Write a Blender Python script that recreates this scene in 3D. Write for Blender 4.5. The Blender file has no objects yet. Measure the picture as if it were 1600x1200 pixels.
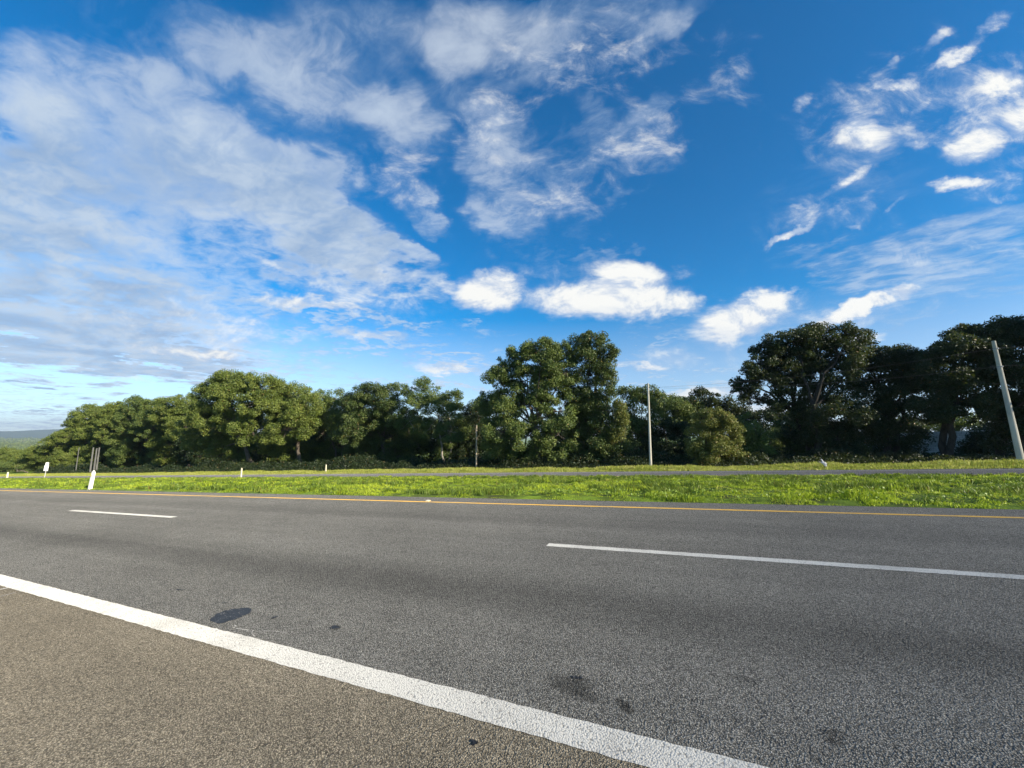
import bpy, math, random
import numpy as np
from math import sin, cos, tan, atan, atan2, radians, pi, sqrt, floor
from mathutils import Vector, Matrix

rng = np.random.default_rng(7)
random.seed(7)
SC = bpy.context.scene
COL = SC.collection

# ------------------------------------------------------------------ camera
# World axes: X runs along the road (right +), Y across it (away +), Z up.
H = 1.6                       # eye height above the near carriageway
YAW = radians(23.4)           # camera looks this far left of square-on to the road
PITCH = atan(78/600.0)
GRADE = .046                  # the road falls 4.6 % to the left
FH = (-sin(YAW), cos(YAW))
R3 = np.array([cos(YAW), sin(YAW), 0.])
F3 = np.array([FH[0]*cos(PITCH), FH[1]*cos(PITCH), sin(PITCH)])
U3 = np.array([-FH[0]*sin(PITCH), -FH[1]*sin(PITCH), cos(PITCH)])
cam_d = bpy.data.cameras.new('camera'); cam = bpy.data.objects.new('camera', cam_d)
COL.objects.link(cam)
cam.location = (0, 0, H)
cam.rotation_euler = (pi/2 + PITCH, 0, YAW)
cam_d.sensor_width = 36; cam_d.lens = 13.5
cam_d.clip_start = .05; cam_d.clip_end = 60000
SC.camera = cam

# ------------------------------------------------------------------ light
SUN_AZ = radians(124)         # clockwise from the view heading
SUN_EL = radians(21)
sh = np.array([FH[0]*cos(SUN_AZ) + R3[0]*sin(SUN_AZ), FH[1]*cos(SUN_AZ) + R3[1]*sin(SUN_AZ)])
SUN = np.array([sh[0]*cos(SUN_EL), sh[1]*cos(SUN_EL), sin(SUN_EL)])
sd = bpy.data.lights.new('sun', 'SUN'); so = bpy.data.objects.new('sun', sd); COL.objects.link(so)
sd.energy = 5.0; sd.angle = radians(.53); sd.color = (1.0, .90, .74)
so.rotation_euler = Vector(SUN).to_track_quat('Z', 'Y').to_euler()
so.location = (0, 0, 60)
SC.view_settings.view_transform = 'Standard'
SC.view_settings.look = 'None'
SC.view_settings.exposure = 1.05
SC.view_settings.gamma = 1

SKY_STRENGTH = .088
world = bpy.data.worlds.new('World'); SC.world = world; world.use_nodes = True
WT = world.node_tree; WT.nodes.clear()

class NB:
    """small node-graph helper"""
    def __init__(s, t): s.t = t
    def n(s, typ, **kw):
        x = s.t.nodes.new(typ)
        for k, v in kw.items(): setattr(x, k, v)
        return x
    def set(s, sock, v):
        if isinstance(v, bpy.types.NodeSocket): s.t.links.new(v, sock)
        elif v is not None: sock.default_value = v
    def m(s, op, a, b=None, c=None, clamp=False):
        x = s.n('ShaderNodeMath', operation=op, use_clamp=clamp)
        for i, v in enumerate((a, b, c)):
            if v is not None: s.set(x.inputs[i], v)
        return x.outputs[0]
    def vm(s, op, a, b=None, sc=None):
        x = s.n('ShaderNodeVectorMath', operation=op)
        s.set(x.inputs[0], a)
        if b is not None: s.set(x.inputs[1], b)
        if sc is not None: s.set(x.inputs['Scale'], sc)
        return x.outputs['Value'] if op in ('DOT_PRODUCT', 'LENGTH') else x.outputs[0]
    def noise(s, v, scale, detail=5, rough=.5, dist=0., lac=2., dim='3D'):
        x = s.n('ShaderNodeTexNoise', noise_dimensions=dim)
        s.set(x.inputs['Vector'], v)
        for k, q in (('Scale', scale), ('Detail', detail), ('Roughness', rough), ('Distortion', dist), ('Lacunarity', lac)):
            s.set(x.inputs[k], q)
        return x
    def mr(s, v, a, b, c=0., d=1., t='SMOOTHSTEP'):
        x = s.n('ShaderNodeMapRange', interpolation_type=t)
        for i, q in enumerate((v, a, b, c, d)): s.set(x.inputs[i], q)
        return x.outputs[0]
    def mix(s, f, a, b, blend='MIX'):
        x = s.n('ShaderNodeMix', data_type='RGBA', blend_type=blend)
        s.set(x.inputs[0], f); s.set(x.inputs[6], a); s.set(x.inputs[7], b)
        return x.outputs[2]
    def ramp(s, f, stops):
        x = s.n('ShaderNodeValToRGB'); e = x.color_ramp.elements
        while len(e) > 1: e.remove(e[-1])
        e[0].position = stops[0][0]; e[0].color = stops[0][1]
        for p, c in stops[1:]:
            q = e.new(p); q.color = c
        s.set(x.inputs[0], f)
        return x.outputs[0]

def rgb(r, g, b): return (r, g, b, 1)

# ---- sky: Nishita with two cloud layers laid out by direction
W = NB(WT)
sky = W.n('ShaderNodeTexSky', sky_type='NISHITA')
sky.sun_disc = False
sky.sun_elevation = SUN_EL
sky.sun_rotation = atan2(SUN[0], SUN[1])
sky.altitude = 300; sky.air_density = 1.0; sky.dust_density = .05; sky.ozone_density = 2.0
dirv = W.n('ShaderNodeTexCoord').outputs['Generated']
sep = W.n('ShaderNodeSeparateXYZ'); W.set(sep.inputs[0], dirv)
dx, dy, dz = sep.outputs
dzp = W.m('ADD', W.m('MAXIMUM', dz, 0.0), .07)
cmb = W.n('ShaderNodeCombineXYZ')
W.set(cmb.inputs[0], W.m('DIVIDE', dx, dzp)); W.set(cmb.inputs[1], W.m('DIVIDE', dy, dzp))
CP = cmb.outputs[0]                        # position on a flat cloud deck
# bearing / elevation style coordinates round the northern part of the sky
fwd = W.m('MAXIMUM', W.vm('DOT_PRODUCT', dirv, tuple(F3)), .02)
uu = W.m('DIVIDE', W.vm('DOT_PRODUCT', dirv, tuple(R3)), fwd)
vv = W.m('DIVIDE', W.vm('DOT_PRODUCT', dirv, tuple(U3)), fwd)
c2 = W.n('ShaderNodeCombineXYZ'); W.set(c2.inputs[0], uu); W.set(c2.inputs[1], vv)
TP = c2.outputs[0]
wn = W.noise(CP, 1.6, 5, .6)
wv = W.vm('SUBTRACT', wn.outputs['Color'], (.5, .5, .5))
wn2 = W.noise(CP, 6.5, 4, .62)
wv2 = W.vm('SUBTRACT', wn2.outputs['Color'], (.5, .5, .5))
wn3 = W.noise(TP, 14., 4, .6)
wv3 = W.vm('SUBTRACT', wn3.outputs['Color'], (.5, .5, .5))
TA = W.vm('ADD', TP, W.vm('SCALE', wv, sc=.42))
TA = W.vm('ADD', TA, W.vm('SCALE', wv2, sc=.15))
TB = W.vm('ADD', TP, W.vm('SCALE', wv3, sc=.048))
TB = W.vm('ADD', TB, W.vm('SCALE', wv2, sc=.04))
def blob(base, cx, cy, rx, ry, ang=0, st=1., soft=1.5):
    m = W.n('ShaderNodeMapping', vector_type='TEXTURE')
    W.set(m.inputs['Vector'], base)
    m.inputs['Location'].default_value = ((cx-800)/600, (600-cy)/600, 0)
    m.inputs['Rotation'].default_value = (0, 0, radians(-ang))
    m.inputs['Scale'].default_value = (rx/600, ry/600, 1)
    l = W.vm('LENGTH', m.outputs[0])
    return W.mr(l, soft, .15, 0., st)
def accumulate(base, lst, op='ADD', soft=1.5):
    acc = None
    for b in lst:
        x = blob(base, *b, soft=soft)
        acc = x if acc is None else W.m(op, acc, x)
    return acc
# grey veil / altocumulus deck            cx   cy   rx   ry  angle strength
deck = [(110,330,300,120,16,.9),(330,250,250,90,30,.9),(470,330,130,70,32,.85),(60,500,330,75,2,1.25),(60,160,90,80,40,.8),(0,300,160,130,0,.6),
        (230,110,120,40,16,.35),(240,560,270,30,3,1.15),(620,405,70,24,16,.75),(540,370,60,40,20,.6),(120,545,200,30,0,.6),
        (480,470,110,16,4,.8),(560,520,120,12,3,.7),(700,574,75,13,5,.75),(620,605,130,9,2,.35),(470,590,90,8,5,.4),
        (330,40,190,56,14,.36),(500,140,180,70,34,.38),(600,200,60,50,10,.36),(560,50,110,60,30,.24),(420,120,120,40,20,.3),
        (770,80,140,60,8,.36),(900,40,210,44,-14,.38),(1060,20,120,26,-24,.38),(760,230,50,80,10,.55),(1010,190,90,34,-42,.40),(930,180,60,40,-30,.34),
        (800,320,60,40,20,.42),(950,345,45,16,-32,.42),(860,270,110,50,0,.24),(870,390,70,30,10,.22),(690,130,40,70,-10,.3),(670,340,40,20,30,.32),
        (1500,360,200,34,-6,.42),(1500,425,220,36,2,.46),(1330,395,150,20,-8,.28),(1420,470,120,16,0,.2),(1340,250,170,60,-20,.16),
        (40,622,120,7,4,.6),(20,664,140,14,0,.95),(110,652,60,12,-14,.7),(990,572,70,8,3,.6),(1100,612,80,12,-2,.65),(1000,520,120,12,0,.28),(1190,640,80,14,0,.6),(750,515,60,8,0,.25)]
puff = [(480,472,120,13,4,.72),(560,522,120,10,3,.66),(705,574,80,12,4,.72),(300,552,110,11,4,.7),(190,590,60,8,6,.5),(1000,573,60,7,2,.6),(1105,616,90,12,-2,.75),(620,606,70,6,2,.5),(380,500,60,10,8,.6),(1190,640,60,12,0,.8),(760,518,40,8,10,.4),
        (762,456,52,32,0,1.2),(950,466,118,32,0,1.2),(985,432,58,28,8,1.1),(1055,472,44,20,6,.9),(700,446,44,12,18,.6),(900,455,50,22,-12,.7),
        (1150,502,70,34,-12,1.1),(1200,470,44,20,-8,.9),(1120,540,50,12,10,.5),(1240,455,16,9,-20,.6),(1345,480,70,17,-20,1.15),(1325,528,60,11,-4,.85),(1405,458,34,11,-8,.9),(1290,505,40,14,-24,.8),
        (1345,208,50,28,8,.95),(1325,280,48,12,-34,.62),(1300,300,30,9,-30,.5),(1402,130,44,14,-4,.75),(1435,165,40,16,-40,.55),(1500,84,60,13,-26,.8),(1550,42,40,16,-34,.6),(1470,60,30,10,-30,.45),
        (1570,135,52,30,12,1.0),(1530,228,62,26,-20,1.0),(1596,185,40,44,0,.8),(1498,285,50,11,-4,.85),(1430,225,26,10,0,.5),(1580,310,40,9,-14,.4),
        (1252,158,22,14,-38,.55),(1236,366,52,8,-26,.8),(1268,388,26,7,-18,.4),(1250,324,22,7,0,.45),(1330,357,20,6,8,.45),(1395,318,26,7,-48,.4),(1275,210,26,10,-40,.35),
        (1150,140,18,40,-22,.36),(1140,90,16,16,0,.3),(560,478,70,7,4,.5),(460,463,60,9,8,.5),(430,412,60,8,18,.5),(290,545,60,9,4,.6),(1395,98,16,9,-20,.5),(520,455,40,6,6,.4)]
puff += [(1400,170,190,90,-20,.44),(1545,190,110,130,0,.50),(1300,330,130,60,-30,.38),(960,445,200,56,0,.38),(1200,495,130,46,-10,.46),(1380,490,110,32,-12,.46),(1000,230,140,70,-40,.44),(850,300,120,80,10,.40),(760,200,80,110,10,.42),
         (640,260,70,100,20,.46),(560,450,170,60,6,.48),(330,500,260,60,4,.46),(1150,110,50,70,0,.36),(1500,400,180,70,0,.34),(900,90,200,80,-10,.42),(1100,560,160,24,0,.40)]
shade = [(960,500,120,18,0,.8),(762,490,50,14,0,.7),(1140,530,80,16,8,.5),(1350,500,70,10,-16,.5),(1345,238,44,10,0,.5),(1540,255,60,12,-18,.5)]
dA = accumulate(TA, deck)
dB = accumulate(TB, puff, 'MAXIMUM', soft=1.7)
dS = accumulate(TB, shade, 'MAXIMUM', soft=1.5)
CPs = W.n('ShaderNodeMapping'); W.set(CPs.inputs['Vector'], CP)
CPs.inputs['Rotation'].default_value = (0, 0, radians(30)); CPs.inputs['Scale'].default_value = (.9, 1.35, 1)
nA = W.noise(CPs.outputs[0], 1.7, 9, .58, .6).outputs['Fac']
nA2 = W.noise(CPs.outputs[0], 8., 7, .66, .5).outputs['Fac']
sA = W.m('ADD', dA, W.m('ADD', W.m('MULTIPLY', W.m('SUBTRACT', nA, .5), 1.35), W.m('MULTIPLY', W.m('SUBTRACT', nA2, .5), 1.0)))
# only where the deck exists
gate = W.mr(dA, .0, .28)
alphaA = W.m('MULTIPLY', W.mr(sA, .05, 1.12, 0., 1., 'LINEAR'), gate)
alphaA = W.m('MULTIPLY', alphaA, W.mr(nA2, .36, .58, .84, 1.))
# elsewhere in the sky (behind the camera) broken cloud
back = W.mr(W.vm('DOT_PRODUCT', dirv, tuple(F3)), .35, .0)
alphaC = W.m('MULTIPLY', W.mr(nA, .5, .72), back)
alphaA = W.m('MAXIMUM', W.m('MULTIPLY', alphaA, .93), W.m('MULTIPLY', alphaC, .8))
TPm = W.n('ShaderNodeMapping'); W.set(TPm.inputs['Vector'], TP)
TPm.inputs['Rotation'].default_value = (0, 0, radians(-25)); TPm.inputs['Scale'].default_value = (.8, 1.3, 1); TPs = TPm.outputs[0]
nB = W.noise(TPs, 9., 9, .66, .4).outputs['Fac']
nBs = W.noise(W.vm('ADD', TPs, (.018, .022, 0)), 9., 9, .66, .4).outputs['Fac']
sB = W.m('ADD', dB, W.m('MULTIPLY', W.m('SUBTRACT', nB, .5), 1.5))
alphaB = W.m('MULTIPLY', W.mr(sB, .22, .98), W.mr(dB, .0, .4))
# cloud tones
thick = W.mr(sA, .25, 1.5)
toneA = W.mr(W.m('ADD', W.m('MULTIPLY', W.m('SUBTRACT', nA2, .5), .42), W.m('SUBTRACT', nA, W.noise(W.vm('ADD', CPs.outputs[0], (.16, .12, 0)), 1.7, 5, .5, .6).outputs['Fac'])), -.18, .20)
colA = W.mix(toneA, rgb(.31, .45, .67), rgb(.64, .74, .86))
colA = W.mix(W.m('MULTIPLY', thick, .30), colA, rgb(.42, .54, .70))
rim = W.m('MULTIPLY', W.mr(sA, .30, .60), W.mr(sA, 1.15, .62))
colA = W.mix(W.m('MULTIPLY', rim, .55), colA, rgb(.80, .86, .92))
litB = W.mr(W.m('ADD', W.m('MULTIPLY', W.m('SUBTRACT', nB, nBs), 2.2), W.m('MULTIPLY', sB, .5)), .1, .6)
litB = W.m('MULTIPLY', litB, W.m('SUBTRACT', 1., W.m('MULTIPLY', dS, .65)))
colB = W.mix(litB, rgb(.56, .65, .80), rgb(.95, .95, .92))
hsv = W.n('ShaderNodeHueSaturation'); hsv.inputs['Saturation'].default_value = 1.75; hsv.inputs['Value'].default_value = 1.0
hsv.inputs['Hue'].default_value = .502
W.set(hsv.inputs['Color'], sky.outputs[0])
W.set(hsv.inputs['Saturation'], W.mr(dz, .02, .42, .95, 1.8))
hz_t = W.mix(W.mr(dz, .0, .30), rgb(.55, .71, .96), rgb(1, 1, 1))
skyc = W.mix(1.0, hsv.outputs[0], hz_t, 'MULTIPLY')
bg1 = W.n('ShaderNodeBackground'); W.set(bg1.inputs[0], skyc); bg1.inputs[1].default_value = SKY_STRENGTH
bgA = W.n('ShaderNodeBackground'); W.set(bgA.inputs[0], colA); bgA.inputs[1].default_value = .48
bgB = W.n('ShaderNodeBackground'); W.set(bgB.inputs[0], colB); bgB.inputs[1].default_value = .50
m1 = W.n('ShaderNodeMixShader'); W.set(m1.inputs[0], alphaA); W.set(m1.inputs[1], bg1.outputs[0]); W.set(m1.inputs[2], bgA.outputs[0])
m2 = W.n('ShaderNodeMixShader'); W.set(m2.inputs[0], alphaB); W.set(m2.inputs[1], m1.outputs[0]); W.set(m2.inputs[2], bgB.outputs[0])
wo = W.n('ShaderNodeOutputWorld'); W.set(wo.inputs[0], m2.outputs[0])
world.cycles.sampling_method = 'MANUAL'; world.cycles.sample_map_resolution = 512

# ------------------------------------------------------------------ helpers
def grade_z(s):
    """height along the road: even grade, levelling to the right, dropping into the valley at the left"""
    s = np.asarray(s, float)
    z = GRADE*np.clip(s, -260, 160)
    z = z - .085*np.clip(-260 - s, 0, 520)
    z = z - .010*np.clip(-780 - s, 0, 900)
    return z
PQ = np.array([-60, -9, -7.9, 10.15, 10.6, 30, 38, 38.3, 42, 60, 140, 400, 12000])
PZ = np.array([-1., -.15, 0, 0, .03, -1.36, -1.60, -1.60, -1.75, -2.0, -5., -14., -60.])
def prof_z(q): return np.interp(q, PQ, PZ)
def gz(s, q): return grade_z(s) + prof_z(q)

def ray(px, py): return R3*(px-800)/600. + U3*(600-py)/600. + F3
def at_q(px, q, py=None):
    """point where the vertical plane through image column px meets the line Y=q (py: on that exact ray)"""
    if py is None: py = 735
    d = ray(px, py); t = q/d[1]
    return np.array([0, 0, H]) + d*t, t

def tag(o, label=None, cat=None, group=None, kind=None):
    if label: o['label'] = label
    if cat: o['category'] = cat
    if group: o['group'] = group
    if kind: o['kind'] = kind
    return o
def link(name, me, mat, parent=None):
    o = bpy.data.objects.new(name, me); COL.objects.link(o)
    if mat is not None: me.materials.append(mat)
    if parent is not None: o.parent = parent
    return o
def np_mesh(name, V, Fq, n=4, smooth=False):
    """V (N,3), Fq (M,n)"""
    me = bpy.data.meshes.new(name)
    V = np.ascontiguousarray(V, np.float32); Fq = np.ascontiguousarray(Fq, np.int32)
    me.vertices.add(len(V)); me.vertices.foreach_set('co', V.ravel())
    me.loops.add(Fq.size); me.loops.foreach_set('vertex_index', Fq.ravel())
    me.polygons.add(len(Fq))
    me.polygons.foreach_set('loop_start', np.arange(0, Fq.size, n, dtype=np.int32))
    me.polygons.foreach_set('loop_total', np.full(len(Fq), n, np.int32))
    me.polygons.foreach_set('use_smooth', np.full(len(Fq), smooth, bool))
    me.update(calc_edges=True)
    return me
def empty(name, loc=(0, 0, 0)):
    o = bpy.data.objects.new(name, None); COL.objects.link(o); o.location = loc
    o.empty_display_size = .3
    return o
def grid_mesh(name, S, Q, zf, smooth=True):
    SS, QQ = np.meshgrid(S, Q, indexing='ij')
    Z = zf(SS, QQ)
    V = np.stack([SS, QQ, Z], -1).reshape(-1, 3)
    a, b = len(S), len(Q)
    I = np.arange(a*b).reshape(a, b)
    Fq = np.stack([I[:-1, :-1], I[1:, :-1], I[1:, 1:], I[:-1, 1:]], -1).reshape(-1, 4)
    return np_mesh(name, V, Fq, 4, smooth)

_P = rng.random((256, 256))
def vnoise(x, y, sc=1.0):
    x = np.asarray(x)*sc; y = np.asarray(y)*sc
    xi = np.floor(x).astype(int); yi = np.floor(y).astype(int)
    fx = x-xi; fy = y-yi; fx = fx*fx*(3-2*fx); fy = fy*fy*(3-2*fy)
    g = lambda a, b: _P[a % 256, b % 256]
    return (g(xi, yi)*(1-fx)+g(xi+1, yi)*fx)*(1-fy) + (g(xi, yi+1)*(1-fx)+g(xi+1, yi+1)*fx)*fy
def fbm(x, y, sc=1.0, o=4):
    r = 0; a = .5; w = 0
    for k in range(o):
        r = r + a*vnoise(np.asarray(x)+17.3*k, np.asarray(y)-9.1*k, sc*2**k); w += a; a *= .5
    return r/w

# ------------------------------------------------------------------ materials
def new_mat(name):
    m = bpy.data.materials.new(name); m.use_nodes = True; m.node_tree.nodes.clear()
    return m, NB(m.node_tree)
def finish(m, B, sh): 
    o = B.n('ShaderNodeOutputMaterial'); B.set(o.inputs[0], sh); return m
def principled(B, col, rough=.8, spec=.3, normal=None, metal=0.):
    p = B.n('ShaderNodeBsdfPrincipled')
    B.set(p.inputs['Base Color'], col); B.set(p.inputs['Roughness'], rough)
    B.set(p.inputs['Specular IOR Level'], spec); B.set(p.inputs['Metallic'], metal); p.inputs['Diffuse Roughness'].default_value = .8
    if normal is not None: B.set(p.inputs['Normal'], normal)
    return p.outputs[0]
def bump(B, h, strength, dist, normal=None):
    b = B.n('ShaderNodeBump'); B.set(b.inputs['Height'], h)
    b.inputs['Strength'].default_value = strength; b.inputs['Distance'].default_value = dist
    if normal is not None: B.set(b.inputs['Normal'], normal)
    return b.outputs[0]
def posnode(B): return B.n('ShaderNodeNewGeometry').outputs['Position']

def asphalt_mat(name, base, warm, lane_marks=True, grain=1.0, con=1.0):
    m, B = new_mat(name)
    P = posnode(B)
    vor = B.n('ShaderNodeTexVoronoi'); B.set(vor.inputs['Vector'], P); vor.inputs['Scale'].default_value = 120*grain
    stone = vor.outputs['Distance']
    cs = B.n('ShaderNodeSeparateColor'); B.set(cs.inputs[0], vor.outputs['Color'])
    vor2 = B.n('ShaderNodeTexVoronoi'); B.set(vor2.inputs['Vector'], P); vor2.inputs['Scale'].default_value = 62*grain
    n1 = B.noise(P, 30, 5, .7).outputs['Fac']
    n2 = B.noise(P, .35, 4, .6).outputs['Fac']
    n3 = B.noise(P, 3., 4, .6).outputs['Fac']
    mp = B.n('ShaderNodeMapping'); B.set(mp.inputs['Vector'], P); mp.inputs['Scale'].default_value = (.05, 1.6, 1)
    ns = B.noise(mp.outputs[0], 2., 4, .6).outputs['Fac']
    v = B.m('MULTIPLY', B.mr(cs.outputs[0], 0, 1, 1-.45*con, 1+.45*con, 'LINEAR'), B.mr(stone, .1, .7, 1+.2*con, 1-.55*con))
    v = B.m('MULTIPLY', v, B.mr(n1, .3, .7, .75, 1.25, 'LINEAR'))
    v = B.m('MULTIPLY', v, B.mr(n2, .3, .7, .90, 1.10, 'LINEAR'))
    v = B.m('MULTIPLY', v, B.mr(n3, .3, .7, .93, 1.07, 'LINEAR'))
    v = B.m('MULTIPLY', v, B.mr(ns, .3, .7, .92, 1.08, 'LINEAR'))
    if lane_marks:
        sp = B.n('ShaderNodeSeparateXYZ'); B.set(sp.inputs[0], P)
        x, y = sp.outputs[0], sp.outputs[1]
        wob = B.m('MULTIPLY', B.m('SUBTRACT', B.noise(P, .25, 3, .5).outputs['Fac'], .5), .5)
        yy = B.m('ADD', y, wob)
        # oil track along the middle of each lane (drips from engines), tyres polish beside it
        for c, w_, k in ((3.95, .72, .68), (7.6, .7, .86), (9.35, .5, 1.06), (6.9, .25, 1.08)):
            d = B.m('ABSOLUTE', B.m('SUBTRACT', yy, c))
            v = B.m('MULTIPLY', v, B.mr(d, 0, w_, k, 1.))
        # small oil drips and tar spots
        mp2 = B.n('ShaderNodeMapping'); B.set(mp2.inputs['Vector'], P); mp2.inputs['Scale'].default_value = (1., 1.9, 1)
        sv = B.n('ShaderNodeTexVoronoi'); B.set(sv.inputs['Vector'], mp2.outputs[0]); sv.inputs['Scale'].default_value = 1.15
        sc_ = B.n('ShaderNodeSeparateColor'); B.set(sc_.inputs[0], sv.outputs['Color'])
        rad = B.m('MULTIPLY', B.m('SUBTRACT', sc_.outputs[1], .45), .11)
        dd = B.m('ADD', sv.outputs['Distance'], B.m('MULTIPLY', B.m('SUBTRACT', n1, .5), .05))
        spot = B.mr(B.m('SUBTRACT', dd, rad), -.01, .03, .55, 1.)
        v = B.m('MULTIPLY', v, spot)
        # broad stain
        for (sx, sy, sr, k) in ((-.74, 2.68, .20, .55), (-.62, 2.60, .12, .6), (.33, 3.1, .10, .75), (-.37, 2.57, .065, .45), (-.40, 2.62, .06, .5), (.66, 2.74, .085, .6), (-2.95, 2.79, .08, .5)):
            dv = B.vm('LENGTH', B.vm('MULTIPLY', B.vm('SUBTRACT', P, (sx, sy, GRADE*sx)), (1, 1.6, 0)))
            dv = B.m('ADD', dv, B.m('MULTIPLY', B.m('SUBTRACT', n1, .5), .12))
            v = B.m('MULTIPLY', v, B.mr(dv, sr*.4, sr, k, 1.))
    col = B.mix(B.m('MULTIPLY', cs.outputs[1], .6), base, warm)
    col = B.vm('SCALE', col, sc=v)
    h = B.m('ADD', B.m('MULTIPLY', B.m('SUBTRACT', .6, stone), 1.0), B.m('MULTIPLY', B.m('SUBTRACT', .5, vor2.outputs['Distance']), .9))
    h = B.m('ADD', h, B.m('MULTIPLY', n1, .6))
    nrm = bump(B, h, 1.0, .008*con)
    return finish(m, B, principled(B, col, .9, .12, nrm))
M_ROAD = asphalt_mat('road asphalt', rgb(.252, .248, .220), rgb(.290, .272, .236), con=1.15)
M_SHOULDER = asphalt_mat('shoulder asphalt', rgb(.275, .240, .175), rgb(.31, .268, .195), lane_marks=False, con=1.0)

def paint_mat(name, col, wear=.45):
    m, B = new_mat(name)
    P = posnode(B)
    vor = B.n('ShaderNodeTexVoronoi'); B.set(vor.inputs['Vector'], P); vor.inputs['Scale'].default_value = 95
    n1 = B.noise(P, 60, 5, .7).outputs['Fac']
    n2 = B.noise(P, 1.8, 5, .65).outputs['Fac']
    k = B.m('ADD', B.m('MULTIPLY', n1, .7), B.m('MULTIPLY', n2, .75))
    c = B.mix(B.mr(k, .66, .95, 0, wear+.1), col, rgb(.22, .21, .19))
    c = B.mix(B.mr(vor.outputs['Distance'], .55, .9, 0, .7), c, rgb(.12, .12, .11))
    nrm = bump(B, B.m('ADD', B.m('SUBTRACT', .6, vor.outputs['Distance']), n1), .8, .004)
    return finish(m, B, principled(B, c, .8, .15, nrm))
M_WHITE = paint_mat('white road paint', rgb(.56, .545, .49))
M_SCUFF = paint_mat('worn paint marks', rgb(.42, .41, .38), .9)
M_YELLOW = paint_mat('yellow road paint', rgb(.76, .44, .07), .5)

def leaf_mat(name, c1, c2, c3, trans=.22, dry=.02, patch=0.):
    m, B = new_mat(name)
    g = B.n('ShaderNodeNewGeometry')
    r = g.outputs['Random Per Island']
    P = g.outputs['Position']
    n = B.noise(P, .55, 3, .6).outputs['Fac']
    f = B.m('ADD', B.m('MULTIPLY', r, .55), B.m('MULTIPLY', B.mr(n, .3, .7), .45))
    c = B.ramp(f, [(0., c1), (.5, c2), (1., c3)])
    if patch:
        pn = B.noise(P, .42, 5, .62).outputs['Fac']
        c = B.mix(B.mr(pn, .53, .70, 0, patch), c, rgb(.34, .27, .10))
        pm = B.noise(P, .16, 4, .6).outputs['Fac']
        c = B.mix(B.mr(pm, .40, .62, 0, .45), c, rgb(.14, .25, .03))
    c = B.mix(B.mr(r, 1.-dry, 1.-dry*.5, 0, .8, 'LINEAR'), c, rgb(.20, .11, .03))
    d = B.n('ShaderNodeBsdfPrincipled'); B.set(d.inputs['Base Color'], c)
    d.inputs['Roughness'].default_value = .48; d.inputs['Specular IOR Level'].default_value = .35
    t = B.n('ShaderNodeBsdfTranslucent')
    B.set(t.inputs[0], B.mix(.45, c, rgb(.16, .20, .02)))
    mx = B.n('ShaderNodeMixShader'); mx.inputs[0].default_value = trans
    B.set(mx.inputs[1], d.outputs[0]); B.set(mx.inputs[2], t.outputs[0])
    return finish(m, B, mx.outputs[0])
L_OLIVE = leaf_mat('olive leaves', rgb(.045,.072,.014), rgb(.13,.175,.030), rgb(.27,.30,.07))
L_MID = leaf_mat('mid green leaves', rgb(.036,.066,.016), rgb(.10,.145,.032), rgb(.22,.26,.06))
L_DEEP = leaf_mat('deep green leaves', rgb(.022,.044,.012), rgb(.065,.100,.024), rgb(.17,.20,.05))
L_DARK = leaf_mat('shade-darkened leaves', rgb(.013,.026,.010), rgb(.024,.042,.014), rgb(.05,.07,.02), .25)  # shade on the dark tree groups is put into the leaf colour
L_WARM = leaf_mat('yellowish leaves', rgb(.07,.09,.025), rgb(.165,.19,.042), rgb(.29,.28,.075), .35, .10)
L_UNDER = leaf_mat('shade-darkened undergrowth', rgb(.012, .024, .009), rgb(.022, .038, .012), rgb(.05, .07, .02), .2)  # near-black tone paints in the canopy shade over the undergrowth
M_GRASS = leaf_mat('median grass blades', rgb(.24,.33,.018), rgb(.46,.57,.032), rgb(.60,.65,.09), .40, .03, .6)
M_TALL = leaf_mat('tall verge grass', rgb(.22,.28,.04), rgb(.42,.46,.08), rgb(.62,.58,.22), .4, .10)
M_WEED = leaf_mat('broad weed leaves', rgb(.10,.17,.02), rgb(.18,.27,.03), rgb(.28,.36,.06), .3, .0)

def bark_mat(name, a, b):
    m, B = new_mat(name); P = posnode(B)
    mp = B.n('ShaderNodeMapping'); B.set(mp.inputs['Vector'], P); mp.inputs['Scale'].default_value = (1, 1, .25)
    n = B.noise(mp.outputs[0], 9, 6, .65).outputs['Fac']
    c = B.mix(B.mr(n, .3, .7), a, b)
    return finish(m, B, principled(B, c, .9, .2, bump(B, n, .8, .05)))
M_BARK = bark_mat('grey brown bark', rgb(.07, .055, .04), rgb(.17, .145, .115))
M_DARKBARK = bark_mat('shade-darkened bark', rgb(.03, .026, .02), rgb(.07, .06, .048))  # darker bark copy, matching the shade put into the right-hand crowns
M_PALEBARK = bark_mat('pale bark', rgb(.22, .20, .16), rgb(.42, .39, .33))

def simple_mat(name, a, b, scale=6, rough=.8, bumpd=.004, stretch=(1, 1, 1), spec=.3):
    m, B = new_mat(name); P = posnode(B)
    mp = B.n('ShaderNodeMapping'); B.set(mp.inputs['Vector'], P); mp.inputs['Scale'].default_value = stretch
    n = B.noise(mp.outputs[0], scale, 6, .65).outputs['Fac']
    n2 = B.noise(P, scale*12, 3, .6).outputs['Fac']
    c = B.mix(B.mr(B.m('ADD', n, B.m('MULTIPLY', B.m('SUBTRACT', n2, .5), .4)), .35, .7), a, b)
    return finish(m, B, principled(B, c, rough, spec, bump(B, n2, .5, bumpd)))
M_CONC = simple_mat('weathered concrete', rgb(.62, .59, .49), rgb(.46, .44, .37), 2.2, .85, .006, (1, 1, .3))
M_WOOD = simple_mat('weathered pole wood', rgb(.52, .44, .31), rgb(.34, .28, .20), 5, .85, .006, (1, 1, .15))
M_POSTW = simple_mat('white painted concrete', rgb(.80, .79, .74), rgb(.66, .64, .58), 7, .6, .003)
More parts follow.
